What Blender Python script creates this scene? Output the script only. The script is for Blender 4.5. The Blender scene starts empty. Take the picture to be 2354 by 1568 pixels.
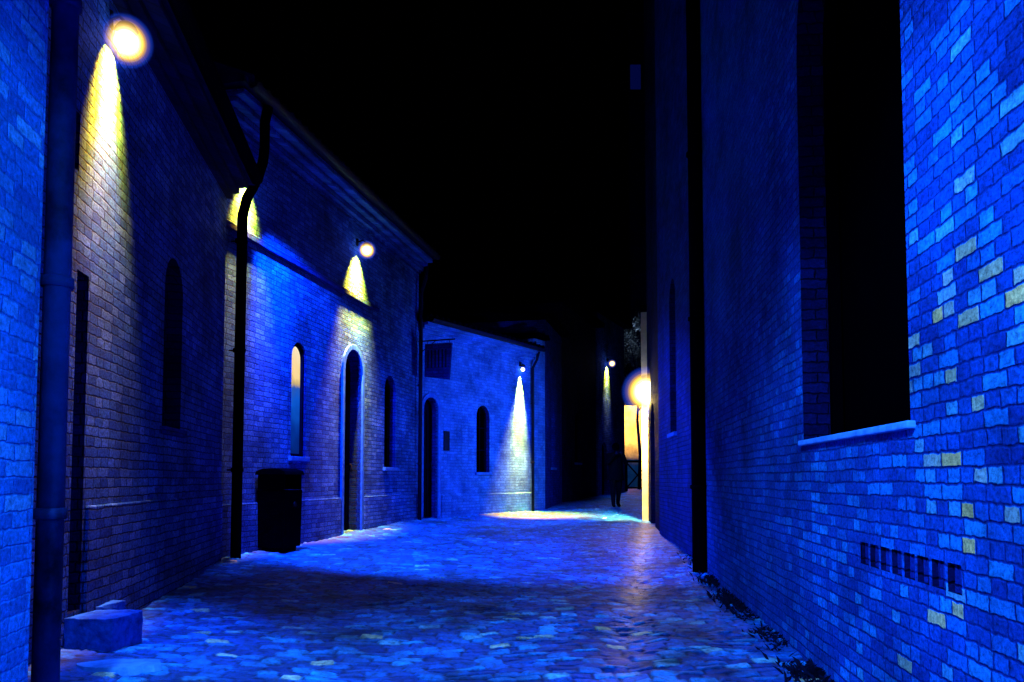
import bpy, bmesh, math, random
import numpy as np
from mathutils import Vector, Matrix
random.seed(7); rng=np.random.default_rng(5)
scene=bpy.context.scene
COL=scene.collection
CAMH=1.1

# ---------------------------------------------------------------- materials
def new_mat(name):
    m=bpy.data.materials.new(name); m.use_nodes=True
    nt=m.node_tree; 
    for n in list(nt.nodes): nt.nodes.remove(n)
    out=nt.nodes.new('ShaderNodeOutputMaterial')
    return m,nt,out
def N(nt,t,**kw):
    n=nt.nodes.new(t)
    for k,v in kw.items():
        if k in n.inputs: n.inputs[k].default_value=v
        else: setattr(n,k,v)
    return n
def ramp(nt,stops,interp='LINEAR'):
    r=nt.nodes.new('ShaderNodeValToRGB'); cr=r.color_ramp; cr.interpolation=interp
    while len(cr.elements)>1: cr.elements.remove(cr.elements[-1])
    cr.elements[0].position=stops[0][0]; cr.elements[0].color=(*stops[0][1],1)
    for p,c in stops[1:]:
        e=cr.elements.new(p); e.color=(*c,1)
    return r
def brick_mat(name,stops,mortar,row=0.065,width=0.22,bump=1.0,rough=0.8,weather=0.5,msize=0.007,grad=None,fine=.5,wz=1.1,bd=.018,warp=.024):
    m,nt,out=new_mat(name); L=nt.links.new
    tc=N(nt,'ShaderNodeTexCoord'); sep=N(nt,'ShaderNodeSeparateXYZ'); L(tc.outputs['Object'],sep.inputs[0])
    ad=N(nt,'ShaderNodeMath',operation='ADD'); L(sep.outputs[0],ad.inputs[0]); L(sep.outputs[1],ad.inputs[1])
    cmb=N(nt,'ShaderNodeCombineXYZ'); L(ad.outputs[0],cmb.inputs[0]); L(sep.outputs[2],cmb.inputs[1])
    nz=N(nt,'ShaderNodeTexNoise',Scale=2.3,Detail=3.0); L(cmb.outputs[0],nz.inputs['Vector'])
    nz2=N(nt,'ShaderNodeTexNoise',Scale=26.0,Detail=3.0); L(cmb.outputs[0],nz2.inputs['Vector'])
    def off(src,amt):
        s=N(nt,'ShaderNodeVectorMath',operation='SUBTRACT'); L(src,s.inputs[0]); s.inputs[1].default_value=(.5,.5,.5)
        k=N(nt,'ShaderNodeVectorMath',operation='SCALE'); L(s.outputs[0],k.inputs[0]); k.inputs['Scale'].default_value=amt
        return k.outputs[0]
    a1=N(nt,'ShaderNodeVectorMath',operation='ADD'); L(cmb.outputs[0],a1.inputs[0]); L(off(nz.outputs['Color'],0.025),a1.inputs[1])
    a2=N(nt,'ShaderNodeVectorMath',operation='ADD'); L(a1.outputs[0],a2.inputs[0]); L(off(nz2.outputs['Color'],warp),a2.inputs[1])
    bt=N(nt,'ShaderNodeTexBrick'); L(a2.outputs[0],bt.inputs['Vector'])
    bt.inputs['Color1'].default_value=(0,0,0,1); bt.inputs['Color2'].default_value=(1,1,1,1); bt.inputs['Mortar'].default_value=(.5,.5,.5,1)
    bt.inputs['Scale'].default_value=1.0; bt.inputs['Mortar Size'].default_value=msize; bt.inputs['Mortar Smooth'].default_value=0.9
    bt.inputs['Brick Width'].default_value=width; bt.inputs['Row Height'].default_value=row; bt.offset=0.5; bt.squash=0.6; bt.squash_frequency=2
    rp=ramp(nt,stops)
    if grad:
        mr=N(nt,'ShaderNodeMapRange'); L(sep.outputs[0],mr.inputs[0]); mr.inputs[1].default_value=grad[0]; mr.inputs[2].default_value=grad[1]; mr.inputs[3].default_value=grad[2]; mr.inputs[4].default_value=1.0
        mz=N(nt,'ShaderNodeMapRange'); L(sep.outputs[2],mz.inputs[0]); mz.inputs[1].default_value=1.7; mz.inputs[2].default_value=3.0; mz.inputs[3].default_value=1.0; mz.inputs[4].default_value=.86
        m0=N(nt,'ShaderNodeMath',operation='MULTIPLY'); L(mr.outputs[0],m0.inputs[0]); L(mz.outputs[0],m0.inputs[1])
        mu=N(nt,'ShaderNodeMath',operation='MULTIPLY'); L(bt.outputs['Color'],mu.inputs[0]); L(m0.outputs[0],mu.inputs[1]); L(mu.outputs[0],rp.inputs[0])  # bricks paler towards near low end, lamp brightness put into their colour
    else: L(bt.outputs['Color'],rp.inputs[0])
    mx=N(nt,'ShaderNodeMix',data_type='RGBA'); L(bt.outputs['Fac'],mx.inputs[0]); L(rp.outputs[0],mx.inputs[6]); mx.inputs[7].default_value=(*mortar,1)
    wn=N(nt,'ShaderNodeTexNoise',Scale=wz,Detail=7.0,Roughness=0.7); L(cmb.outputs[0],wn.inputs['Vector'])
    wr=ramp(nt,[(0.32,(1-weather,)*3),(0.62,(1.2,)*3)]); L(wn.outputs[0],wr.inputs[0])
    fn=N(nt,'ShaderNodeTexNoise',Scale=42.0,Detail=6.0,Roughness=0.8); L(cmb.outputs[0],fn.inputs['Vector'])
    fr=ramp(nt,[(0.32,(1-fine,)*3),(0.68,(1+fine*.7,)*3)]); L(fn.outputs[0],fr.inputs[0])
    m1=N(nt,'ShaderNodeMix',data_type='RGBA',blend_type='MULTIPLY'); m1.inputs[0].default_value=1; L(mx.outputs[2],m1.inputs[6]); L(wr.outputs[0],m1.inputs[7])
    m2=N(nt,'ShaderNodeMix',data_type='RGBA',blend_type='MULTIPLY'); m2.inputs[0].default_value=1; L(m1.outputs[2],m2.inputs[6]); L(fr.outputs[0],m2.inputs[7])
    bs=N(nt,'ShaderNodeBsdfPrincipled',Roughness=rough); L(m2.outputs[2],bs.inputs['Base Color']); bs.inputs['Specular IOR Level'].default_value=0.02
    inv=N(nt,'ShaderNodeMath',operation='SUBTRACT'); inv.inputs[0].default_value=1; L(bt.outputs['Fac'],inv.inputs[1])
    sx=N(nt,'ShaderNodeSeparateColor'); L(bt.outputs['Color'],sx.inputs[0])
    mm=N(nt,'ShaderNodeMath',operation='MULTIPLY_ADD'); L(sx.outputs[0],mm.inputs[0]); mm.inputs[1].default_value=0.9; L(inv.outputs[0],mm.inputs[2])
    m3=N(nt,'ShaderNodeMath',operation='MULTIPLY_ADD'); L(fn.outputs[0],m3.inputs[0]); m3.inputs[1].default_value=1.4; L(mm.outputs[0],m3.inputs[2])
    bp=N(nt,'ShaderNodeBump',Strength=bump,Distance=bd); L(m3.outputs[0],bp.inputs['Height']); L(bp.outputs[0],bs.inputs['Normal'])
    L(bs.outputs[0],out.inputs[0]); return m
def plain(name,c1,c2,scale=8,rough=0.6,bump=0.3,metal=0.0,spec=0.5,detail=5):
    m,nt,out=new_mat(name); L=nt.links.new
    tc=N(nt,'ShaderNodeTexCoord'); nz=N(nt,'ShaderNodeTexNoise',Scale=float(scale),Detail=float(detail),Roughness=0.65); L(tc.outputs['Object'],nz.inputs['Vector'])
    rp=ramp(nt,[(0.3,c1),(0.7,c2)]); L(nz.outputs[0],rp.inputs[0])
    bs=N(nt,'ShaderNodeBsdfPrincipled',Roughness=rough,Metallic=metal); bs.inputs['Specular IOR Level'].default_value=spec
    L(rp.outputs[0],bs.inputs['Base Color'])
    bp=N(nt,'ShaderNodeBump',Strength=bump,Distance=0.01); L(nz.outputs[0],bp.inputs['Height']); L(bp.outputs[0],bs.inputs['Normal'])
    L(bs.outputs[0],out.inputs[0]); return m

M_right=brick_mat('lamplit_brick_near',[(0.0,(.001,.04,.4)),(.5,(.002,.08,.58)),(.68,(.004,.15,.75)),(.83,(.012,.25,.85)),(.9,(.06,.34,.75)),(.95,(.4,.45,.38)),(1,(.95,.55,.18))],(.001,.03,.3),weather=.65,grad=(2.8,6.5,.6),bump=.9,msize=.008,fine=.8,row=.06,width=.165,warp=.02)
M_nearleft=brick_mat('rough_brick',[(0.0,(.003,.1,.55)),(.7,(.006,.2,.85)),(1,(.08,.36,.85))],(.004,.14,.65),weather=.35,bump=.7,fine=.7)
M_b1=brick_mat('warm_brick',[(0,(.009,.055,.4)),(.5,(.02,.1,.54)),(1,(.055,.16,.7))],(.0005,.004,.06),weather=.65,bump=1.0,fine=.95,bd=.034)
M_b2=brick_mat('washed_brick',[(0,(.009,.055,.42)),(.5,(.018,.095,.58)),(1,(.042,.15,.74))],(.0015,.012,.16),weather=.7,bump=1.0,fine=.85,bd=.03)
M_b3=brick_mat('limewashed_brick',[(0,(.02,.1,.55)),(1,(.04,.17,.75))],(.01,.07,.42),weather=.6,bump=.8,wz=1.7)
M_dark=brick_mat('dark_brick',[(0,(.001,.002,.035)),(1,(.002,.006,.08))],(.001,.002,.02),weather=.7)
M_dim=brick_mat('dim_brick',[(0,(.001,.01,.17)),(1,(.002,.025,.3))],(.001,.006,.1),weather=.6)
M_trim=plain('pale_stone_trim',(.004,.04,.35),(.012,.12,.6),12,.7,.4,spec=.1)
M_sill=plain('sill_stone',(.008,.12,.5),(.08,.3,.8),14,.7,.6,spec=.2)
M_metal=plain('dark_metal',(.0005,.001,.01),(.001,.004,.035),10,.6,.2,spec=.05)
M_pipe=plain('zinc_pipe',(.0002,.001,.012),(.002,.03,.2),2.5,.65,.8,spec=.06,detail=9)
M_black=plain('black_paint',(.0003,.0004,.002),(.0006,.0008,.005),10,.7,.2,spec=0)
M_wood=plain('dark_wood',(.0002,.0006,.006),(.0005,.0015,.015),9,.8,.4,spec=0)
M_glass=plain('dark_glass',(.0001,.0001,.0006),(.0001,.0002,.001),4,.9,.05,spec=0)
M_roof=plain('clay_roof',(.0008,.002,.02),(.002,.005,.045),6,.9,.6,spec=.02)
M_block=plain('worn_block',(.001,.012,.12),(.006,.1,.65),13,.85,1.0,spec=.1,detail=9)
M_leaf=plain('leaf',(.004,.01,.03),(.03,.05,.06),5,.8,.1,spec=.2)
M_weed=plain('weed',(.0005,.001,.01),(.001,.003,.02),5,.9,.1,spec=.05)
M_cloth=plain('dark_coat',(.0008,.001,.006),(.001,.002,.012),20,.9,.3,spec=.05)
M_skin=plain('skin_shade',(.01,.015,.08),(.015,.02,.1),20,.7,.1,spec=.1)
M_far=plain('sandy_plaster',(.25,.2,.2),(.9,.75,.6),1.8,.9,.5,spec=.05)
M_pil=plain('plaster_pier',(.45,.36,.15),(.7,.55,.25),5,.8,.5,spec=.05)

def emis(name,col,st):
    m,nt,out=new_mat(name); e=N(nt,'ShaderNodeEmission',Color=(*col,1),Strength=st); nt.links.new(e.outputs[0],out.inputs[0]); return m
M_bulb=emis('bulb_light',(1,.9,.7),8)
def glow_mat():  # lamp glare as a see-through glowing shell, white centre fading to blue rim
    m,nt,out=new_mat('halo_glow'); L=nt.links.new
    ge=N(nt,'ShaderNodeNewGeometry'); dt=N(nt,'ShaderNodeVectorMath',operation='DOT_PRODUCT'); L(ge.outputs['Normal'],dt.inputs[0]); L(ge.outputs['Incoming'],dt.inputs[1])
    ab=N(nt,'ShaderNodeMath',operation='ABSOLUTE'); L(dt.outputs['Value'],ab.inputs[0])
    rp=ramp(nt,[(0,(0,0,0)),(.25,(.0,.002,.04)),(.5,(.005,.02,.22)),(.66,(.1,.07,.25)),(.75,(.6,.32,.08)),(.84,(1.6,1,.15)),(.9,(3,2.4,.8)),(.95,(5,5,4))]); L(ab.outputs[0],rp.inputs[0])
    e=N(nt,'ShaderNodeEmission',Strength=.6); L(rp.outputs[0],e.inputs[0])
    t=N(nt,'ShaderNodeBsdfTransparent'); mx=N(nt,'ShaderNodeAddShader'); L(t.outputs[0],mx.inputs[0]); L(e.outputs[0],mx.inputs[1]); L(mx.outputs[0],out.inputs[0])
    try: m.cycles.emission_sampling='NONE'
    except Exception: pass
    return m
M_halo=glow_mat()

def litwin():
    m,nt,out=new_mat('lit_pane'); L=nt.links.new
    tc=N(nt,'ShaderNodeTexCoord'); sp=N(nt,'ShaderNodeSeparateXYZ'); L(tc.outputs['Object'],sp.inputs[0])
    nz=N(nt,'ShaderNodeTexNoise',Scale=5.0,Detail=4.0); L(tc.outputs['Object'],nz.inputs['Vector'])
    ad=N(nt,'ShaderNodeMath',operation='MULTIPLY_ADD'); L(nz.outputs[0],ad.inputs[0]); ad.inputs[1].default_value=.4; L(sp.outputs[2],ad.inputs[2])
    mr=N(nt,'ShaderNodeMapRange'); L(ad.outputs[0],mr.inputs[0]); mr.inputs[1].default_value=1.55; mr.inputs[2].default_value=3.2
    rp=ramp(nt,[(0,(.001,.01,.12)),(.25,(.001,.03,.3)),(.5,(.004,.1,.65)),(.6,(.02,.1,.5)),(.66,(.6,.45,.2)),(.74,(1,.72,.3)),(1,(1,.85,.6))]); L(mr.outputs[0],rp.inputs[0])
    e=N(nt,'ShaderNodeEmission',Strength=.95); L(rp.outputs[0],e.inputs[0]); L(e.outputs[0],out.inputs[0]); return m
M_lit=litwin()

# ---------------------------------------------------------------- mesh helpers
class MB:
    def __init__(s): s.bm=bmesh.new()
    def box(s,x0,x1,y0,y1,z0,z1):
        v=[s.bm.verts.new(p) for p in [(x0,y0,z0),(x1,y0,z0),(x1,y1,z0),(x0,y1,z0),(x0,y0,z1),(x1,y0,z1),(x1,y1,z1),(x0,y1,z1)]]
        for f in [(3,2,1,0),(4,5,6,7),(0,1,5,4),(1,2,6,5),(2,3,7,6),(3,0,4,7)]: s.bm.faces.new([v[i] for i in f])
        return s
    def prism(s,pts,y0,y1):
        a=[s.bm.verts.new((x,y0,z)) for x,z in pts]; b=[s.bm.verts.new((x,y1,z)) for x,z in pts]
        n=len(pts)
        s.bm.faces.new(a); s.bm.faces.new(b[::-1])
        for i in range(n): s.bm.faces.new([a[i],b[i],b[(i+1)%n],a[(i+1)%n]])
        return s
    def prismx(s,pts,x0,x1):
        a=[s.bm.verts.new((x0,y,z)) for y,z in pts]; b=[s.bm.verts.new((x1,y,z)) for y,z in pts]
        n=len(pts)
        s.bm.faces.new(a); s.bm.faces.new(b[::-1])
        for i in range(n): s.bm.faces.new([a[i],b[i],b[(i+1)%n],a[(i+1)%n]])
        return s
    def tube(s,path,r,seg=12):
        path=[Vector(p) for p in path]; rings=[]
        rs=r if isinstance(r,(list,tuple)) else [r]*len(path)
        up0=None
        for i,p in enumerate(path):
            d=(path[min(i+1,len(path)-1)]-path[max(i-1,0)]).normalized()
            ref=Vector((1,0,0)) if abs(d.x)<.8 else Vector((0,1,0))
            u=d.cross(ref).normalized() if up0 is None else (up0-d*up0.dot(d)).normalized()
            up0=u; w=d.cross(u)
            rings.append([s.bm.verts.new(p+(u*math.cos(a)+w*math.sin(a))*rs[i]) for a in [2*math.pi*k/seg for k in range(seg)]])
        for a,b in zip(rings,rings[1:]):
            for k in range(seg): 
                f=s.bm.faces.new([a[k],a[(k+1)%seg],b[(k+1)%seg],b[k]]); f.smooth=True
        s.bm.faces.new(rings[0][::-1]); s.bm.faces.new(rings[-1])
        return s
    def sphere(s,c,r,sc=(1,1,1),seg=20):
        m=Matrix.Translation(c)@Matrix.Diagonal((*[r*k for k in sc],1))
        g=bmesh.ops.create_uvsphere(s.bm,u_segments=seg,v_segments=seg//2+2,radius=1,matrix=m)
        for v in g['verts']:
            for f in v.link_faces: f.smooth=True
        return s
    def obj(s,name,mat,parent=None,bevel=0):
        bmesh.ops.recalc_face_normals(s.bm,faces=s.bm.faces)
        me=bpy.data.meshes.new(name); s.bm.to_mesh(me); s.bm.free()
        if mat: me.materials.append(mat)
        o=bpy.data.objects.new(name,me); COL.objects.link(o)
        if parent: o.parent=parent
        if bevel:
            b=o.modifiers.new('b','BEVEL'); b.width=bevel; b.segments=2; b.limit_method='ANGLE'
        return o
def tag(o,label,cat,group=None):
    o['label']=label; o['category']=cat
    if group: o['group']=group
    return o
def empty(name,loc=(0,0,0),rot=0):
    o=bpy.data.objects.new(name,None); COL.objects.link(o); o.location=loc; o.rotation_euler=(0,0,rot); o.empty_display_size=.3; return o
def arch(x0,x1,z0,z1,rise=None,n=14):
    w=(x1-x0)/2; cx=(x0+x1)/2
    if rise is None: rise=w
    if rise<=0: return [(x0,z0),(x1,z0),(x1,z1),(x0,z1)]
    pts=[(x0,z0),(x1,z0)]
    for k in range(n+1):
        a=math.pi*k/n; pts.append((cx+w*math.cos(a),z1-rise+rise*math.sin(a)))
    return pts
def block(parent,name,L,D,H,mat,cuts=(),z0=-.3,x0=0,reveal=None):
    o=MB().box(x0,L,0,D,z0,H).obj(name,mat,parent)
    if cuts:
        mb=MB()
        for (pts,dep) in cuts: mb.prism(pts,-.4,dep)
        c=mb.obj('cutter',None,parent)
        md=o.modifiers.new('bool','BOOLEAN'); md.object=c; md.operation='DIFFERENCE'; md.solver='EXACT'
        bpy.context.view_layer.update()
        dg=bpy.context.evaluated_depsgraph_get()
        me=bpy.data.meshes.new_from_object(o.evaluated_get(dg)); o.modifiers.clear(); o.data=me
        bpy.data.objects.remove(c)
        me.materials.clear(); me.materials.append(mat)
        for p in me.polygons: p.material_index=0
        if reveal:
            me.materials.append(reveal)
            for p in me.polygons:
                if .025<p.center.y<.6: p.material_index=1  # recess faces take a darker brick, shade put into their colour
    return o
def ring(mb,x0,x1,z0,z1,wd,y0,y1,rise=None,n=14):
    inner=arch(x0,x1,z0,z1,rise,n); r=(x1-x0)/2 if rise is None else rise
    outer=arch(x0-wd,x1+wd,z0,z1+wd,r+wd,n)
    I=[inner[1]]+inner[2:]+[inner[0]]; O=[outer[1]]+outer[2:]+[outer[0]]
    for i in range(len(I)-1):
        a,b,c,d=I[i],I[i+1],O[i+1],O[i]
        if (a[0]-b[0])**2+(a[1]-b[1])**2<1e-9: continue
        mb.prism([a,b,c,d],y0,y1)
    return mb
def window(par,x0,x1,z0,z1,depth=.14,rise=None,pane=M_glass,sill=True,bars=2,sillm=None,fr=.035,frm=None):
    mb=MB(); ring(mb,x0+fr,x1-fr,z0+fr,z1-fr,fr-.002,depth-.05,depth-.01,None if rise is None else rise*.95)
    mb.box(x0+.002,x1-.002,depth-.05,depth-.01,z0+.001,z0+fr)
    cx=(x0+x1)/2
    if bars>0: mb.box(cx-.012,cx+.012,depth-.045,depth-.012,z0+fr,z1-fr-.005)
    for k in range(bars):
        z=z0+(z1-z0)*(k+1)/(bars+1); mb.box(x0+fr,x1-fr,depth-.043,depth-.014,z-.012,z+.012)
    w=mb.obj('window',frm or M_wood,par)
    p=MB().prism(arch(x0-.002,x1+.002,z0-.002,z1+.002,rise),depth-.008,depth+.02).obj('window_pane',pane,w)
    if sill: MB().box(x0-.06,x1+.06,-.05,depth-.052,z0-.06,z0+.003).obj('sill',sillm or M_trim,w,.006)
    return w
def door(par,x0,x1,z0,z1,depth=.2,sur=True,surm=None):
    mb=MB(); n=max(3,int((x1-x0)/.14)); 
    d=MB().prism(arch(x0-.002,x1+.002,z0,z1+.002),depth-.04,depth+.02)
    wdt=(x1-x0)/n
    for k in range(1,n): d.box(x0+k*wdt-.008,x0+k*wdt+.008,depth-.055,depth-.041,z0,z1-(x1-x0)/2)
    d.box(x0+.02,x1-.02,depth-.065,depth-.056,z0+1.0,z0+1.12)
    dd=d.obj('door',M_wood,par)
    MB().tube([(x1-.1,depth-.08,z0+1.0),(x1-.1,depth-.12,z0+1.02),(x1-.1,depth-.12,z0+1.12),(x1-.1,depth-.08,z0+1.14)],.01,8).obj('door_handle',M_metal,dd)
    if sur:
        s=MB(); ring(s,x0,x1,z0,z1,.09,-.03,.06); s.obj('door_surround',surm or M_trim,dd,.006)
    return dd
def gutter(par,x0,x1,y,z,r=.07,mat=None):
    pts=[(y+r*math.cos(a),z+r*math.sin(a)) for a in [math.pi+math.pi*k/10 for k in range(11)]]
    pts+= [(y+(r-.012)*math.cos(a),z+(r-.012)*math.sin(a)) for a in [2*math.pi-math.pi*k/10 for k in range(11)]]
    o=MB().prismx(pts,x0,x1).obj('gutter',mat or M_pipe,par); return o
def roof(par,L,D,H,over=.35,pitch=.4,x0=-.1,mat=None):
    mb=MB(); y0=-over; z0=H+.02
    mb.prismx([(y0,z0),(y0,z0+.06),(D/2,z0+.06+pitch*(D/2+over)),(D+over,z0+.06),(D+over,z0)],x0,L+.1)
    n=int((L+.2-x0)/.2)
    for k in range(n):
        x=x0+.1+k*.2
        mb.tube([(x,y0-.03,z0+.07),(x,D/2,z0+.07+pitch*(D/2+over))],.06,8)
    return mb.obj('roof',mat or M_roof,par)
def cornice(par,L,H,steps,mat,x0=0):
    mb=MB(); z=H
    for (h,p) in steps:
        mb.box(x0-.001,L,-p,.05,z-h,z-.002); z-=h
    return mb.obj('cornice',mat,par,.008)
def frame(name,ax,ay,bx,by):
    e=empty(name,(ax,ay,0),math.atan2(by-ay,bx-ax)); L=math.hypot(bx-ax,by-ay); return e,L

# ---------------------------------------------------------------- ground
def g(X,Y):
    X=np.asarray(X,float); Y=np.asarray(Y,float)
    t=np.clip(Y-8,-40,29)
    rise=0.025*(np.log1p(np.exp(t*1.2))/1.2)
    cross=0.05*np.log1p(np.exp(-X*2))/2
    return rise+cross-0.017
def gz(x,y): return float(g(x,y))
ys=[2.4]
while ys[-1]<40: ys.append(ys[-1]+.0115*(max(ys[-1],3.5)/5)**1.4)
ys=np.array(ys); xs=np.arange(-4.2,7.2,.0195)
XX,YY=np.meshgrid(xs,ys); X=XX.ravel(); Y=YY.ravel()
cw,ch=.155,.088
th=math.radians(-12)
wob=.07*np.sin(X*1.7+Y*.6)+.06*np.sin(X*.7-Y*1.3)+.006*np.sin(X*7+Y*5)
wobu=.04*np.sin(Y*3.1+X)+.01*np.sin(Y*9-X*2)
U=(X*math.cos(th)-Y*math.sin(th)+wobu)/cw; V=(X*math.sin(th)+Y*math.cos(th)+wob)/ch
def h2(a,b,s):
    v=np.sin(a*127.1+b*311.7+s*74.7)*43758.5453; return v-np.floor(v)
vi=np.floor(V); F1=np.full(X.shape,9.); F2=np.full(X.shape,9.); ID=np.zeros(X.shape); TX=np.zeros(X.shape); TY=np.zeros(X.shape)
for dj in (-1,0,1):
    r=vi+dj; offs=h2(r,0*r,3); uu=U+offs; ui=np.floor(uu)
    for di in (-1,0,1):
        c=ui+di
        px=c+.5+.45*(h2(c,r,1)-.5); py=r+.5+.12*(h2(c,r,2)-.5)
        dx=np.abs(uu-px); dy=np.abs(V-py); d=(dx**9+dy**9)**(1/9)
        hid=h2(c,r,7)
        m=d<F1; F2=np.where(m,F1,np.minimum(F2,d)); ID=np.where(m,hid,ID); F1=np.where(m,d,F1)
        TX=np.where(m,uu-px,TX); TY=np.where(m,V-py,TY)
e=np.clip((F2-F1)/.18,0,1); dome=e*e*(3-2*e)
tilt=((h2(ID*91,0*ID,4)-.5)*TX+(h2(ID*57,0*ID,9)-.5)*TY)*.034
chx=.18*Y-.2; chan=np.exp(-((X-chx)/.16)**2)
Z=g(X,Y)+dome*(.004+.007*ID)-.011+tilt*dome+.003*np.sin(X*23+Y*9)*np.sin(Y*17-X*8)-.025*chan+.014*np.sin(Y*1.1+X*.8)+.006*np.sin(Y*3.1-X*2.2)
n_x=len(xs); n_y=len(ys)
me=bpy.data.meshes.new('cobbled_lane')
co=np.column_stack([X,Y,Z]).astype(np.float32)
me.vertices.add(len(co)); me.vertices.foreach_set('co',co.ravel())
ii=np.arange(n_y-1)[:,None]*n_x+np.arange(n_x-1)[None,:]; ii=ii.ravel()
q=np.column_stack([ii,ii+1,ii+1+n_x,ii+n_x]).astype(np.int32)
me.loops.add(q.size); me.loops.foreach_set('vertex_index',q.ravel())
me.polygons.add(len(q)); me.polygons.foreach_set('loop_start',np.arange(0,q.size,4,dtype=np.int32)); me.polygons.foreach_set('loop_total',np.full(len(q),4,dtype=np.int32))
me.polygons.foreach_set('use_smooth',np.ones(len(q),dtype=bool))
me.update(calc_edges=True)
a=me.attributes.new('stone','FLOAT','POINT'); a.data.foreach_set('value',ID.astype(np.float32))
a=me.attributes.new('gap','FLOAT','POINT'); a.data.foreach_set('value',dome.astype(np.float32))
a=me.attributes.new('channel','FLOAT','POINT'); a.data.foreach_set('value',chan.astype(np.float32))
m,nt,out=new_mat('cobblestone'); Lk=nt.links.new
at=N(nt,'ShaderNodeAttribute',attribute_name='stone'); ag=N(nt,'ShaderNodeAttribute',attribute_name='gap'); ac=N(nt,'ShaderNodeAttribute',attribute_name='channel')
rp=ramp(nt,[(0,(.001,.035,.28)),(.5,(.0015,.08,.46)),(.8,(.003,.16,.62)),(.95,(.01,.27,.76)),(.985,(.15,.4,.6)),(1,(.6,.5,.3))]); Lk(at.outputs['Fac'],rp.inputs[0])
tc=N(nt,'ShaderNodeTexCoord'); nz=N(nt,'ShaderNodeTexNoise',Scale=24.0,Detail=7.0,Roughness=.8); Lk(tc.outputs['Object'],nz.inputs['Vector'])
nb=N(nt,'ShaderNodeTexNoise',Scale=1.3,Detail=6.0,Roughness=.65); Lk(tc.outputs['Object'],nb.inputs['Vector'])
r1=ramp(nt,[(.32,(.12,)*3),(.68,(1.95,)*3)]); Lk(nz.outputs[0],r1.inputs[0])
r2=ramp(nt,[(.35,(.25,)*3),(.62,(1.3,)*3)]); Lk(nb.outputs[0],r2.inputs[0])
mg=N(nt,'ShaderNodeMix',data_type='RGBA'); mg.inputs[6].default_value=(.0003,.005,.07,1); Lk(ag.outputs['Fac'],mg.inputs[0]); Lk(rp.outputs[0],mg.inputs[7])
k1=N(nt,'ShaderNodeMix',data_type='RGBA',blend_type='MULTIPLY'); k1.inputs[0].default_value=1; Lk(mg.outputs[2],k1.inputs[6]); Lk(r1.outputs[0],k1.inputs[7])
k2=N(nt,'ShaderNodeMix',data_type='RGBA',blend_type='MULTIPLY'); k2.inputs[0].default_value=1; Lk(k1.outputs[2],k2.inputs[6]); Lk(r2.outputs[0],k2.inputs[7])
bs=N(nt,'ShaderNodeBsdfPrincipled'); Lk(k2.outputs[2],bs.inputs['Base Color']); bs.inputs['Specular IOR Level'].default_value=.3
rr=N(nt,'ShaderNodeMapRange'); Lk(nz.outputs[0],rr.inputs[0]); rr.inputs[3].default_value=.34; rr.inputs[4].default_value=.8
rs=N(nt,'ShaderNodeMath',operation='MULTIPLY_ADD'); Lk(ac.outputs['Fac'],rs.inputs[0]); rs.inputs[1].default_value=-.25; Lk(rr.outputs[0],rs.inputs[2]); Lk(rs.outputs[0],bs.inputs['Roughness'])
bp=N(nt,'ShaderNodeBump',Strength=.8,Distance=.009); Lk(nz.outputs[0],bp.inputs['Height']); Lk(bp.outputs[0],bs.inputs['Normal'])
Lk(bs.outputs[0],out.inputs[0]); me.materials.append(m)
lane=bpy.data.objects.new('cobbled_lane',me); COL.objects.link(lane); lane['kind']='structure'
gx=np.concatenate([np.arange(-80,-6,6.),np.arange(-6,8,.5),np.arange(8,90,6.)]); gy=np.concatenate([np.arange(-30,0,3.),np.arange(0,45,.5),np.arange(45,200,8.)])
GX,GY=np.meshgrid(gx,gy); GZ=g(np.clip(GX,-5,9),GY)-.06
bm=bmesh.new(); vs=[[bm.verts.new((GX[j,i],GY[j,i],GZ[j,i])) for i in range(len(gx))] for j in range(len(gy))]
for j in range(len(gy)-1):
    for i in range(len(gx)-1): bm.faces.new([vs[j][i],vs[j][i+1],vs[j+1][i+1],vs[j+1][i]])
me=bpy.data.meshes.new('ground'); bm.to_mesh(me); bm.free(); me.materials.append(M_dark)
go=bpy.data.objects.new('ground',me); COL.objects.link(go); go['kind']='structure'

# ---------------------------------------------------------------- near left house
e,L=frame('brick_house',-1.40+.155*1.0,-1.0,-1.888,3.15)
block(e,'wall',L,4,6.5,M_nearleft); roof(e,L,4,6.5)
tag(e,'pale brick house beside a downpipe','house')
def downpipe(label,path,r,clamps,mat,wall_dir):
    o=MB().tube(path,r,16).obj('drainpipe',mat); tag(o,label,'drainpipe')
    x,y=path[-1][0],path[-1][1]
    for z in clamps:
        c=MB().tube([(x,y,z-.025),(x,y,z-.02),(x,y,z+.02),(x,y,z+.025)],[r*1.02,r*1.22,r*1.22,r*1.02],16)
        c.tube([(x,y,z),(x+wall_dir[0],y+wall_dir[1],z)],.008,6)
        c.obj('pipe_clamp',mat,o)
    return o
downpipe('thick zinc downpipe strapped to a brick wall',[(-1.975,3.42,6.4),(-1.975,3.42,-.1)],.054,[.95,1.95,3.2],M_pipe,(-.4,0))

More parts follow.
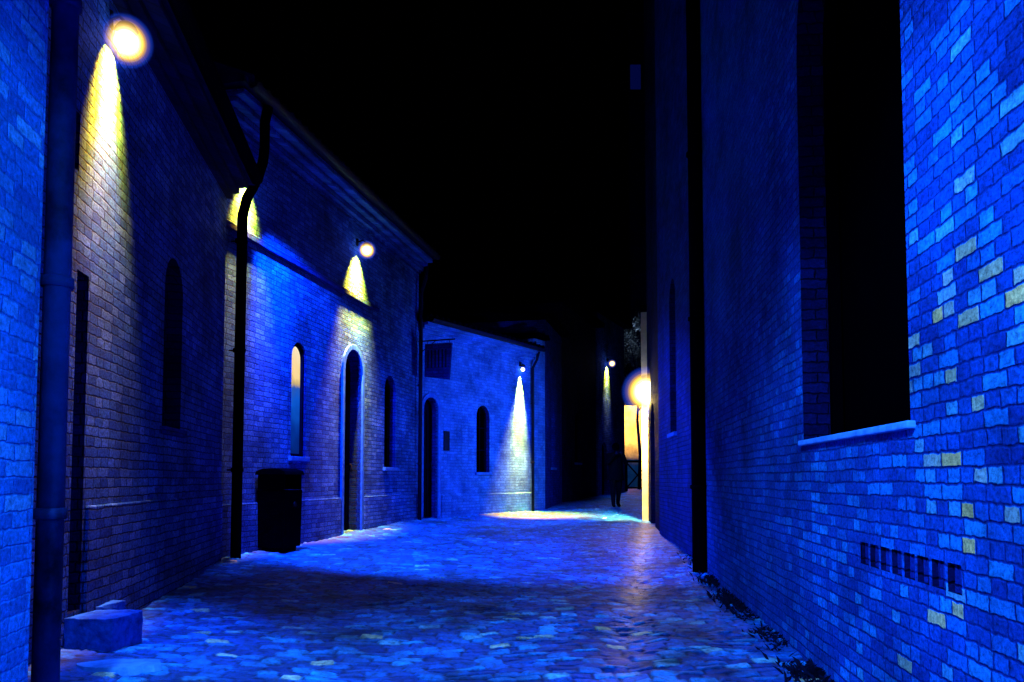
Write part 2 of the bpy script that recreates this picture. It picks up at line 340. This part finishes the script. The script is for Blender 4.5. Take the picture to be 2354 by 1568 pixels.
# ---------------------------------------------------------------- house 1 (lamp)
def line1(Y): return -1.885-.155*Y
e,L=frame('brick_house',line1(3.2),3.2,line1(9.0),9.0)
k=L/5.8
def s1(Y): return (Y-3.2)*k
cuts=[(arch(s1(6.6),s1(7.18),1.53,3.02),.2),(arch(s1(4.74),s1(4.93),.3,2.36,0),.25),(arch(s1(4.6),s1(4.72),2.95,3.3,0),.1)]
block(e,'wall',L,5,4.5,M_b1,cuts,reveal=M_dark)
window(e,s1(6.6),s1(7.18),1.53,3.02,.2,sillm=M_dim)
window(e,s1(4.74),s1(4.93),.3,2.36,.25,0.001,bars=3,sill=False,fr=.02)
MB().box(s1(4.96),L-.01,-.022,.0,-.3,.93).obj('plinth',M_b1,e,.01)
roof(e,L,5,4.5,.3,.4); cornice(e,L,4.5,[(.06,.24),(.07,.14),(.06,.07)],M_dark); gutter(e,0,L,-.33,4.56,mat=M_black)
tag(e,'brick warehouse wall lit by a round lamp','house')

# ---------------------------------------------------------------- house 2 (arched door)
def line2(Y): return -5.216+.2016*Y
e,L=frame('brick_house',line2(9.05),9.05,line2(16.3),16.3)
k=L/7.25
def s2(Y): return (Y-9.05)*k
cuts=[(arch(s2(10.87),s2(11.3),1.4,3.0),.16),(arch(s2(12.6),s2(13.32),.1,3.2),.24),(arch(s2(14.4),s2(14.97),1.3,3.0),.16)]
H2=5.62
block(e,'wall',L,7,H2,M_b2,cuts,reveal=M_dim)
w=window(e,s2(10.87),s2(11.3),1.4,3.0,.08,pane=M_lit,bars=0,fr=.045)
window(e,s2(14.4),s2(14.97),1.3,3.0,.16)
door(e,s2(12.6),s2(13.32),.2,3.2,.24)
MB().box(0,s2(12.48),-.035,0,-.3,.8).obj('plinth',M_b2,e,.01)
MB().box(s2(13.44),L,-.035,0,-.3,.8).obj('plinth',M_b2,e,.01)
MB().box(0,s2(14.0),-.05,0,4.04,4.12).obj('string_course',M_dim,e,.01)
roof(e,L,7,H2,.36,.42); cornice(e,L,H2,[(.07,.3),(.08,.2),(.09,.11),(.05,.05)],M_b2); gutter(e,0,L,-.4,H2+.05,mat=M_metal)
tag(e,'tall brick warehouse with arched door and slim windows','house')
downpipe('black downpipe bending from the gutter down a corner',[(-2.96,9.45,5.6),(-2.99,9.42,5.4),(-2.98,9.4,5.1),(-2.99,9.38,4.9),(-3.04,9.36,4.7),(-3.15,9.3,4.42),(-3.19,9.28,4.2),(-3.2,9.28,-.1)],.06,[1.2,2.6,3.9],M_black,(-.12,0))
downpipe('thin downpipe at the joint of two houses',[(-1.75,16.25,5.5),(-1.78,16.2,5.2),(-1.86,16.15,4.9),(-1.87,16.15,.1)],.04,[1.4,3.0],M_metal,(-.1,0.05))

# ---------------------------------------------------------------- house 3
A3=(-1.93,16.32); d3=(.5335,.8458)
e,L=frame('low_house',A3[0],A3[1],A3[0]+d3[0]*4.62,A3[1]+d3[1]*4.62)
cuts=[(arch(.16,.66,.1,2.8),.2),(arch(2.1,2.63,1.24,2.78),.14)]
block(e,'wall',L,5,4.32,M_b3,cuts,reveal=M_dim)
door(e,.16,.66,.3,2.8,.2); window(e,2.1,2.63,1.24,2.78,.14)
MB().box(.8,L,-.025,0,-.3,.75).obj('plinth',M_b3,e,.01)
MB().box(.86,1.06,-.025,0,1.7,2.12).obj('wall_plaque',M_metal,e,.005)
roof(e,L,5,4.32,.3,.1,mat=M_black); cornice(e,L,4.32,[(.06,.25),(.07,.16),(.06,.08)],M_b3); gutter(e,0,L,-.33,4.37,mat=M_metal)
tag(e,'low limewashed brick house with slim arched window','house')
p=(A3[0]+d3[0]*4.5+.06,A3[1]+d3[1]*4.5-.05)
downpipe('thin downpipe on a low brick house',[(p[0]+.15,p[1]-.1,4.3),(p[0]+.1,p[1]-.05,4.1),(p[0],p[1],3.9),(p[0],p[1],.2)],.035,[1.5,3.0],M_metal,(-.08,.06))
sx,sy=-1.83,16.25
sg=empty('hanging_sign',(sx,sy,3.1),math.atan2(-.35,.94))
mb=MB(); pts=[(.05,.08),(.6,.0),(.66,.75),(.06,.75)]
mb.prism(pts,-.03,.03).obj('sign_board',M_dim,sg,.004)
mb=MB()
for i in range(6): mb.box(.12+i*.08,.15+i*.08,-.038,-.031,.25,.62)
mb.obj('faded_lettering',M_metal,sg)
MB().tube([(-.1,0,.82),(.72,0,.82)],.015,8).tube([(-.1,0,.55),(.3,0,.82)],.01,8).tube([(.1,0,.74),(.1,0,.82)],.006,6).tube([(.6,0,.74),(.6,0,.82)],.006,6).obj('bracket',M_metal,sg)
tag(sg,'dark hanging sign with faded lettering on an iron arm','sign')

# ---------------------------------------------------------------- houses beyond
e,L=frame('narrow_house',.56,20.3,.86,20.75); block(e,'wall',L,3,4.7,M_b3); roof(e,L,3,4.7,.1,.1,x0=0,mat=M_black)
tag(e,'brick pier end of a narrow house','house')
e,L=frame('brick_house',.88,20.9,1.48,23.6); block(e,'wall',L,3,5.3,M_dim,[(arch(.9,1.5,1.4,3.0),.15)]); window(e,.9,1.5,1.4,3.0,.15); roof(e,L,3,5.3,.2,.1,mat=M_black)
tag(e,'dim brick house with slim window and tiled roof','house')
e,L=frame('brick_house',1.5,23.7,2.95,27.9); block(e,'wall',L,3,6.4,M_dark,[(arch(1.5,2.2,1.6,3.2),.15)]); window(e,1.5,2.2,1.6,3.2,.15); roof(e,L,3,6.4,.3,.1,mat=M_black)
tag(e,'unlit dark brick house along the lane','house')
e,L=frame('brick_house',3.0,27.95,4.42,31.2); block(e,'wall',L,3,7,M_b1,[(arch(.5,1.1,.5,2.4),.15)]); window(e,.5,1.1,.5,2.4,.15,sill=False); roof(e,L,3,7,.3,.1,mat=M_black)
tag(e,'brick house at the lane end with a wall lamp','house')
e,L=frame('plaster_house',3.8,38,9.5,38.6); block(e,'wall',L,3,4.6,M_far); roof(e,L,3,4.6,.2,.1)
MB().box(0,L,-.06,0,2.0,2.12).obj('string_course',M_far,e,.01)
tag(e,'sandy plastered house glowing in warm light','house')

# ---------------------------------------------------------------- right side
def lineR(Y): return 1.275+.107*Y
e,L=frame('brick_building',lineR(9.35),9.35,lineR(-1.0),-1.0)
k=L/10.35
def sR(Y): return (9.35-Y)*k
wx0,wx1=sR(4.91),sR(3.23)
cuts=[(arch(wx0,wx1,1.33,4.6),.3)]
vx0,vx1=sR(3.9),sR(2.8); nv=8
for i in range(nv):
    a=vx0+(vx1-vx0)*i/nv+.013; b=vx0+(vx1-vx0)*(i+1)/nv-.013; cuts.append(([(a,.69),(b,.69),(b,.795),(a,.795)],.07))
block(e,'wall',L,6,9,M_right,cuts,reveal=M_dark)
mb=MB(); ring(mb,wx0+.06,wx1-.06,1.33,4.54,.058,.16,.22)
w=mb.obj('window',M_glass,e)
MB().prism(arch(wx0-.002,wx1+.002,1.33,4.602),.24,.29).obj('window_pane',M_glass,w)
MB().box(wx0-.01,wx1+.05,-.035,.16,1.3,1.333).obj('sill',M_sill,w,.008)
mb=MB()
for i in range(nv):
    a=vx0+(vx1-vx0)*i/nv+.015; b=vx0+(vx1-vx0)*(i+1)/nv-.015
    for t in (.33,.67): mb.box(a+(b-a)*t-.007,a+(b-a)*t+.007,.012,.024,.692,.793)
    mb.box(a,b,.025,.033,.735,.752)
mb.obj('vent_grille',M_dim,e)
roof(e,L,6,9,.3,.3)
tag(e,'large brick building with a tall dark arched window','building')
e,L=frame('brick_building',2.62,14.2,2.30,9.5); block(e,'wall',L,6,11,M_dim,[(arch(1.6,2.3,1.8,4.2),.2)],reveal=M_dark); window(e,1.6,2.3,1.8,4.2,.2); roof(e,L,6,11,.1,.3)
tag(e,'tall dim brick building beside a black downpipe','building')
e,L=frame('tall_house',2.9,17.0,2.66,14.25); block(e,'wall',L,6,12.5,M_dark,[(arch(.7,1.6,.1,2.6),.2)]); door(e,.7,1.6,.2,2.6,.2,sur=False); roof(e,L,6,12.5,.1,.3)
tag(e,'tall unlit brick house with a dark doorway','house')
downpipe('thick black downpipe between two brick buildings',[(2.2,9.4,9.0),(2.2,9.4,-.1)],.085,[1.0,3.0,5.0],M_black,(.12,0))
e,L=frame('plaster_house',4.75,27.0,2.79,17.1)
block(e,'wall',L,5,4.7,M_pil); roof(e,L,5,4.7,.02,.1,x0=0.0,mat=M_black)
tag(e,'plastered house corner glowing under a lamp','house')
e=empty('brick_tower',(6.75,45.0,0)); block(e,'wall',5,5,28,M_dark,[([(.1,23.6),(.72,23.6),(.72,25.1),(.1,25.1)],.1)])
MB().box(.1,.72,.06,.09,23.59,25.11).obj('window',emis('dim_blue_pane',(.001,.006,.12),.3),e); roof(e,5,5,28,.1,.2)
tag(e,'dark brick tower with one faintly lit window','tower')

# ---------------------------------------------------------------- lamps
def light(name,typ,loc,energy,col,par=None,size=.05,spot=None,blend=.6,aim=None):
    l=bpy.data.lights.new(name,typ); l.energy=energy; l.color=col
    if typ!='AREA': l.shadow_soft_size=size
    if spot: l.spot_size=math.radians(spot); l.spot_blend=blend
    o=bpy.data.objects.new(name,l); COL.objects.link(o); o.location=loc
    if aim is not None: o.rotation_euler=Vector(aim).to_track_quat('-Z','Y').to_euler()
    if par: o.parent=par
    return o
WARM=(1,.38,.004); BLUE=(.004,.19,1)
def wall_lamp(p,n,label,gr=.2,spotW=1500,spot=86,tilt=.78,blueW=400,bspot=50,bt=.03,groundW=0,gspot=96,gaim=(0,0),goff=.3,warmW=0,d=.17,bpt=3,wcol=WARM,br=.045,sh=.075):
    n=Vector((n[0],n[1],0)).normalized()
    e=empty('wall_lamp',p); tag(e,label,'lamp','wall lamps along the lane')
    MB().tube([(-n.x*d,-n.y*d,.14),(-n.x*d*.4,-n.y*d*.4,.17),(0,0,.12)],.012,8).tube([(-n.x*d,-n.y*d,.08),(-n.x*d,-n.y*d,.2)],.03,10).obj('bracket',M_metal,e)
    MB().tube([(0,0,br+.09),(0,0,br+.07),(0,0,br+.03)],[.02,sh*.66,sh],16).obj('lamp_shade',M_metal,e)
    MB().sphere((0,0,0),br).obj('bulb',M_bulb,e)
    o=MB().sphere((0,0,0),1.0,seg=48).obj('lamp_halo',M_halo,e); o.scale=(gr,)*3  # added glare halo around the bulb, not a glass globe
    zb=-br-.015
    if spotW: light('spot_beam','SPOT',(0,0,zb),spotW,wcol,e,.05,spot,1.0,(-n.x*tilt,-n.y*tilt,-1))
    if blueW: light('lamp_beam','SPOT',(0,0,zb-.01),blueW,BLUE,e,.06,bspot,1.0,(-n.x*bt,-n.y*bt,-1))
    if groundW: light('ground_beam','SPOT',(n.x*goff,n.y*goff,zb-.01),groundW,BLUE,e,.06,gspot,.4,(gaim[0],gaim[1],-1))
    if bpt: light('lamp_light','POINT',(n.x*.05,n.y*.05,zb-.01),bpt,BLUE,e,.06)
    if warmW: light('lamp_warmth','POINT',(0,0,zb-.06),warmW,wcol,e,.04)
    return e
n1=(1,.155)
wall_lamp((-2.59,5.2,4.03),n1,'round glowing lamp on a brick warehouse wall',.175,30000,tilt=.8,blueW=1100,d=.115,bspot=44)
n2=(1,-.2016)
wall_lamp((line2(9.6)+.13,9.6,4.78),n2,'lamp half hidden by a gutter bend',.09,20000,blueW=500,groundW=3800,gaim=(.5,.66),d=.13)
wall_lamp((line2(13.05)+.18,13.02,4.88),n2,'round glowing lamp above an arched door',.16,40000,spot=84,tilt=.66,blueW=500,groundW=500,gaim=(.4,0),d=.18,bspot=60)
s=3.98
l3=wall_lamp((A3[0]+d3[0]*s+.8458*.09,A3[1]+d3[1]*s-.5335*.09,3.8),(.8458,-.5335),'small lamp on a low limewashed house',.06,70000,spot=34,tilt=.16,blueW=0,groundW=120,gaim=(.2,-.1),d=.09)
light('pool_beam','SPOT',(.05,-.1,-.1),22000,(1,.36,.002),l3,.06,50,.9,(.1,-.2,-1))
wall_lamp((3.66,28.95,5.3),(.9,-.4),'small lamp on a far brick house',.15,12000,spot=76,tilt=.85,blueW=250)
wall_lamp((2.84,16.72,2.93),(0,-1),'bright bare lamp on a plastered corner',.54,9000,spot=76,tilt=.55,blueW=0,warmW=70,d=.25,bpt=0,wcol=(1,.7,.16),br=.13,sh=.2)
light('corner_lamp_light','SPOT',(2.66,16.7,2.75),850,BLUE,None,.06,125,.5,(-1,.5,-.4))
light('lane_warmth','SPOT',(5.6,35.4,4.5),2800,(1,.54,.08),None,.1,66,.9,(0.02,1,-.2))
light('lane_end_fill','POINT',(5.0,33.0,3.2),160,BLUE,None,.1)  # added blue fill for the lower part of the lane end, no fixture
light('street_light','SPOT',(-1.22,.5,3.8),3300,(.12,.42,1),None,.12,128,.32,(.6,.04,-1))
light('left_wall_fill','SPOT',(-.2,1.2,2.5),330,(.08,.42,1),None,.1,62,.7,(-1.6,1.35,-.7))  # added fill spot for the near left wall, no lamp stands there

# ---------------------------------------------------------------- objects
bx,by=-2.95,10.15; b=empty('litter_bin',(bx,by,gz(bx,by)-.01),math.radians(78))
mb=MB(); mb.prism([(-.21,.06),(.21,.06),(.24,.78),(-.24,.78)],-.19,.19); mb.box(-.17,.17,-.15,.15,0,.06)
mb.obj('bin_body',M_black,b,.012)
mb=MB()
for x in (-.235,.205): mb.box(x,x+.03,-.18,.18,.783,.97)
mb.prismx([(-.21,.97),(.21,.97),(.19,1.02),(.1,1.05),(-.1,1.05),(-.19,1.02)],-.26,.26); mb.obj('bin_hood',M_black,b,.008)
MB().tube([(0,-.2,.6),(0,-.215,.6)],[.03,.03],12).obj('bin_lock',M_metal,b)
tag(b,'black metal litter bin standing against a brick wall','litter bin')
def stone(name,x0,x1,y0,y1,h,label,cat,rz=0):
    bm=bmesh.new(); bmesh.ops.create_cube(bm,size=1); bmesh.ops.subdivide_edges(bm,edges=bm.edges,cuts=5,use_grid_fill=True)
    for v in bm.verts:
        v.co.x*=(x1-x0); v.co.y*=(y1-y0); v.co.z=(v.co.z+.5)*h
        j=Vector((random.uniform(-1,1),random.uniform(-1,1),random.uniform(-1,1)))*.004; v.co+=j
    me=bpy.data.meshes.new(name); bm.to_mesh(me); bm.free(); me.materials.append(M_block)
    o=bpy.data.objects.new(name,me); COL.objects.link(o); cx,cy=(x0+x1)/2,(y0+y1)/2
    o.location=(cx,cy,gz(cx,cy)-.02); o.rotation_euler=(0,0,rz); b=o.modifiers.new('b','BEVEL'); b.width=.005; b.segments=2; b.limit_method='ANGLE'; b.angle_limit=.9
    return tag(o,label,cat)
stone('stone_block',-2.6,-2.3,4.68,5.0,.2,'rough squared stone block against a brick wall','stone block',-.1)
stone('stone_block',-2.8,-2.63,5.15,5.45,.18,'small stone block at the foot of a wall','stone block',-.15)
def slab():
    bm=bmesh.new(); pts=[]
    for k in range(16):
        a=2*math.pi*k/16; r=1+random.uniform(-.1,.1); pts.append((.22*r*math.cos(a),.11*r*math.sin(a)))
    t=[bm.verts.new((x,y,.02)) for x,y in pts]; b=[bm.verts.new((x*1.06,y*1.06,-.03)) for x,y in pts]
    bm.faces.new(t)
    for i in range(16): bm.faces.new([b[i],b[(i+1)%16],t[(i+1)%16],t[i]])
    me=bpy.data.meshes.new('stone_slab'); bm.to_mesh(me); bm.free(); me.materials.append(M_sill)
    o=bpy.data.objects.new('stone_slab',me); COL.objects.link(o); o.location=(-2.1,4.34,gz(-2.1,4.34)); tag(o,'flat worn stone slab set in cobbles','stone slab')
slab()
rl=empty('wooden_railing',(4.55,31.8,gz(4.8,31.8)),.12)
for x in (0,.95,1.9): MB().box(x-.05,x+.05,-.05,.05,-.1,1.15).obj('post',M_black,rl,.008)
MB().box(-.1,2.0,-.04,.04,1.155,1.24).obj('rail',M_black,rl,.006); MB().box(-.05,1.95,-.025,.025,.12,.19).obj('rail',M_black,rl,.006)
for x in (0,.95):
    MB().tube([(x+.06,-.02,.2),(x+.89,-.02,1.12)],.03,6).obj('cross_brace',M_black,rl); MB().tube([(x+.06,.03,1.12),(x+.89,.03,.2)],.03,6).obj('cross_brace',M_black,rl)
tag(rl,'dark wooden railing with crossed braces','railing')

mb=bmesh.new()
for (wy,n,sp,hh) in [(5.6,260,.35,.05),(7.3,300,.6,.05),(4.6,260,.3,.05),(8.6,150,.4,.05),(6.5,160,.5,.04),(10.5,100,1.0,.05)]:
    for _ in range(n):
        y=wy+random.gauss(0,sp*.5); x=lineR(y)-abs(random.gauss(0,.09))-.01; z=gz(x,y)-.015
        a=random.uniform(0,6.28); h=hh*random.uniform(.4,1.3); w=.008; dx,dy=math.cos(a),math.sin(a); ln=h*random.uniform(.6,1.6)
        v=[mb.verts.new((x-dy*w,y+dx*w,z)),mb.verts.new((x+dy*w,y-dx*w,z)),mb.verts.new((x+dx*ln*.4+dy*w,y+dy*ln*.4-dx*w,z+h*.7)),mb.verts.new((x+dx*ln,y+dy*ln,z+h))]
        mb.faces.new(v)
me=bpy.data.meshes.new('weeds'); mb.to_mesh(me); mb.free(); me.materials.append(M_weed)
o=bpy.data.objects.new('weeds',me); COL.objects.link(o); o['kind']='stuff'; o['label']='sparse weeds along the foot of a wall'; o['category']='weeds'

t=empty('tree',(5.5,34.5,gz(5.5,34.5)))
mb=MB(); mb.tube([(0,0,-.1),(.05,0,1.5),(-.05,.05,3),(.05,0,5)],[.08,.07,.06,.04],10)
for k in range(9):
    a=k*2.4; z=3.4+k*.2; mb.tube([(0,0,z),(.5*math.cos(a),.5*math.sin(a),z+.6),(1.0*math.cos(a),1.0*math.sin(a),z+1.3)],[.04,.03,.012],6)
mb.obj('trunk',M_wood,t)
bm=bmesh.new()
cl=[(random.gauss(0,.65),random.gauss(0,.5),random.uniform(3.7,7.3),random.uniform(.25,.5)) for _ in range(40)]
for (cx,cy,cz,cr) in cl:
    for _ in range(130):
        d=Vector((random.gauss(0,1),random.gauss(0,1),random.gauss(0,1))).normalized()*cr*random.uniform(.4,1.1)
        c=Vector((cx,cy,cz))+d; u=Vector((random.gauss(0,1),random.gauss(0,1),random.gauss(0,1))).normalized(); w=u.orthogonal().normalized()
        sz=.05; bm.faces.new([bm.verts.new(c+u*sz),bm.verts.new(c+w*sz*.5),bm.verts.new(c-u*sz),bm.verts.new(c-w*sz*.5)])
me=bpy.data.meshes.new('crown'); bm.to_mesh(me); bm.free(); me.materials.append(M_leaf)
o=bpy.data.objects.new('crown',me); COL.objects.link(o); o.parent=t
tag(t,'leafy tree at the end of the lane, faintly lit','tree')
light('tree_glint','POINT',(5.1,33.6,7.6),60,(.8,.85,1),None,.05)  # added point light without a fixture, makes lit specks on the crown

def skin_obj(name,verts,edges,radii,mat,parent,root=0,sub=1):
    me=bpy.data.meshes.new(name); me.from_pydata(verts,edges,[]); me.materials.append(mat)
    o=bpy.data.objects.new(name,me); COL.objects.link(o); o.parent=parent
    md=o.modifiers.new('skin','SKIN'); md.use_smooth_shade=True
    sv=me.skin_vertices[0].data if me.skin_vertices else None
    if sv is None:
        bpy.context.view_layer.objects.active=o; o.select_set(True); bpy.ops.object.modifier_remove(modifier='skin'); bpy.ops.object.modifier_add(type='SKIN'); sv=me.skin_vertices[0].data; o.modifiers[-1].use_smooth_shade=True
    for i,r in enumerate(radii):
        sv[i].radius=(r,r) if not isinstance(r,tuple) else r; sv[i].use_root=(i==root)
    s=o.modifiers.new('sub','SUBSURF'); s.levels=sub; s.render_levels=sub
    return o
px,py=2.82,21.7
P=empty('person',(px,py,gz(px,py)+.0),math.radians(8))
V=[(0,0,.93),(0,.0,1.08),(0,.01,1.25),(0,.0,1.4),(0,-.01,1.47),(0,-.03,1.53),(0,-.03,1.6),(0,-.03,1.66)]
R=[(.18,.13),(.16,.12),(.18,.13),(.16,.1),(.06,.06),(.065,.065),(.09,.095),(.055,.06)]
E=[(0,1),(1,2),(2,3),(3,4),(4,5),(5,6),(6,7)]
def add(pts,rad,root):
    last=root
    for p,r in zip(pts,rad):
        V.append(p); R.append(r); E.append((last,len(V)-1)); last=len(V)-1
    return last
hands=[]
for sgn in (-1,1):
    add([(sgn*.1,0,.86),(sgn*.1,-.02+sgn*.06,.48),(sgn*.1,.02+sgn*.14,.09),(sgn*.11,-.06+sgn*.14,.04),(sgn*.11,-.14+sgn*.14,.035)],[.11,.08,.055,.05,.035],0)
    h=add([(sgn*.2,0,1.4),(sgn*.27,-.1,1.16),(sgn*.14,-.28,1.38),(sgn*.09,-.33,1.44)],[.08,.065,.05,.035],3)
    hands.append(V[h])
skin_obj('body',V,E,R,M_cloth,P,0,2)
for hv,sgn in zip(hands,(-1,1)):
    for i in range(5):
        b=Vector(hv); off=(i-1.5)*.018
        if i<4: pts=[b,b+Vector((-sgn*.01,-.02,.03+off)),b+Vector((-sgn*.035,-.035,.035+off)),b+Vector((-sgn*(.055-.004*i),-.02,.035+off))]
        else: pts=[b,b+Vector((0,.01,-.03)),b+Vector((-sgn*.03,.012,-.02))]
        skin_obj('finger',[tuple(p) for p in pts],[(k,k+1) for k in range(len(pts)-1)],[.012]+[.009]*(len(pts)-1),M_skin,P,0,1)
MB().sphere((0,-.03,1.63),.108,(.98,1.05,1.08)).obj('hair',M_black,P)
mb=MB(); mb.tube([(0,.0,.72),(0,.0,.95),(0,.0,1.2),(0,.0,1.36),(0,-.01,1.47)],[.24,.2,.2,.2,.08],18); o=mb.obj('coat',M_cloth,P); o.scale=(1,.72,1)
tag(P,'person in dark clothes with both hands raised near the face','person')

# ---------------------------------------------------------------- world + camera
w=bpy.data.worlds.new('World'); scene.world=w; w.use_nodes=True
bg=w.node_tree.nodes['Background']; bg.inputs[0].default_value=(.0,.01,.1,1); bg.inputs[1].default_value=.0008
cd=bpy.data.cameras.new('camera'); cam=bpy.data.objects.new('camera',cd); COL.objects.link(cam); scene.camera=cam
cd.sensor_width=36; cd.lens=28; cd.clip_end=500; cd.clip_start=.05
cam.location=(0,0,CAMH); cam.rotation_euler=(math.radians(93),0,0); cd.shift_y=.0935
scene.view_settings.view_transform='Standard'; scene.view_settings.look='None'; scene.view_settings.exposure=0
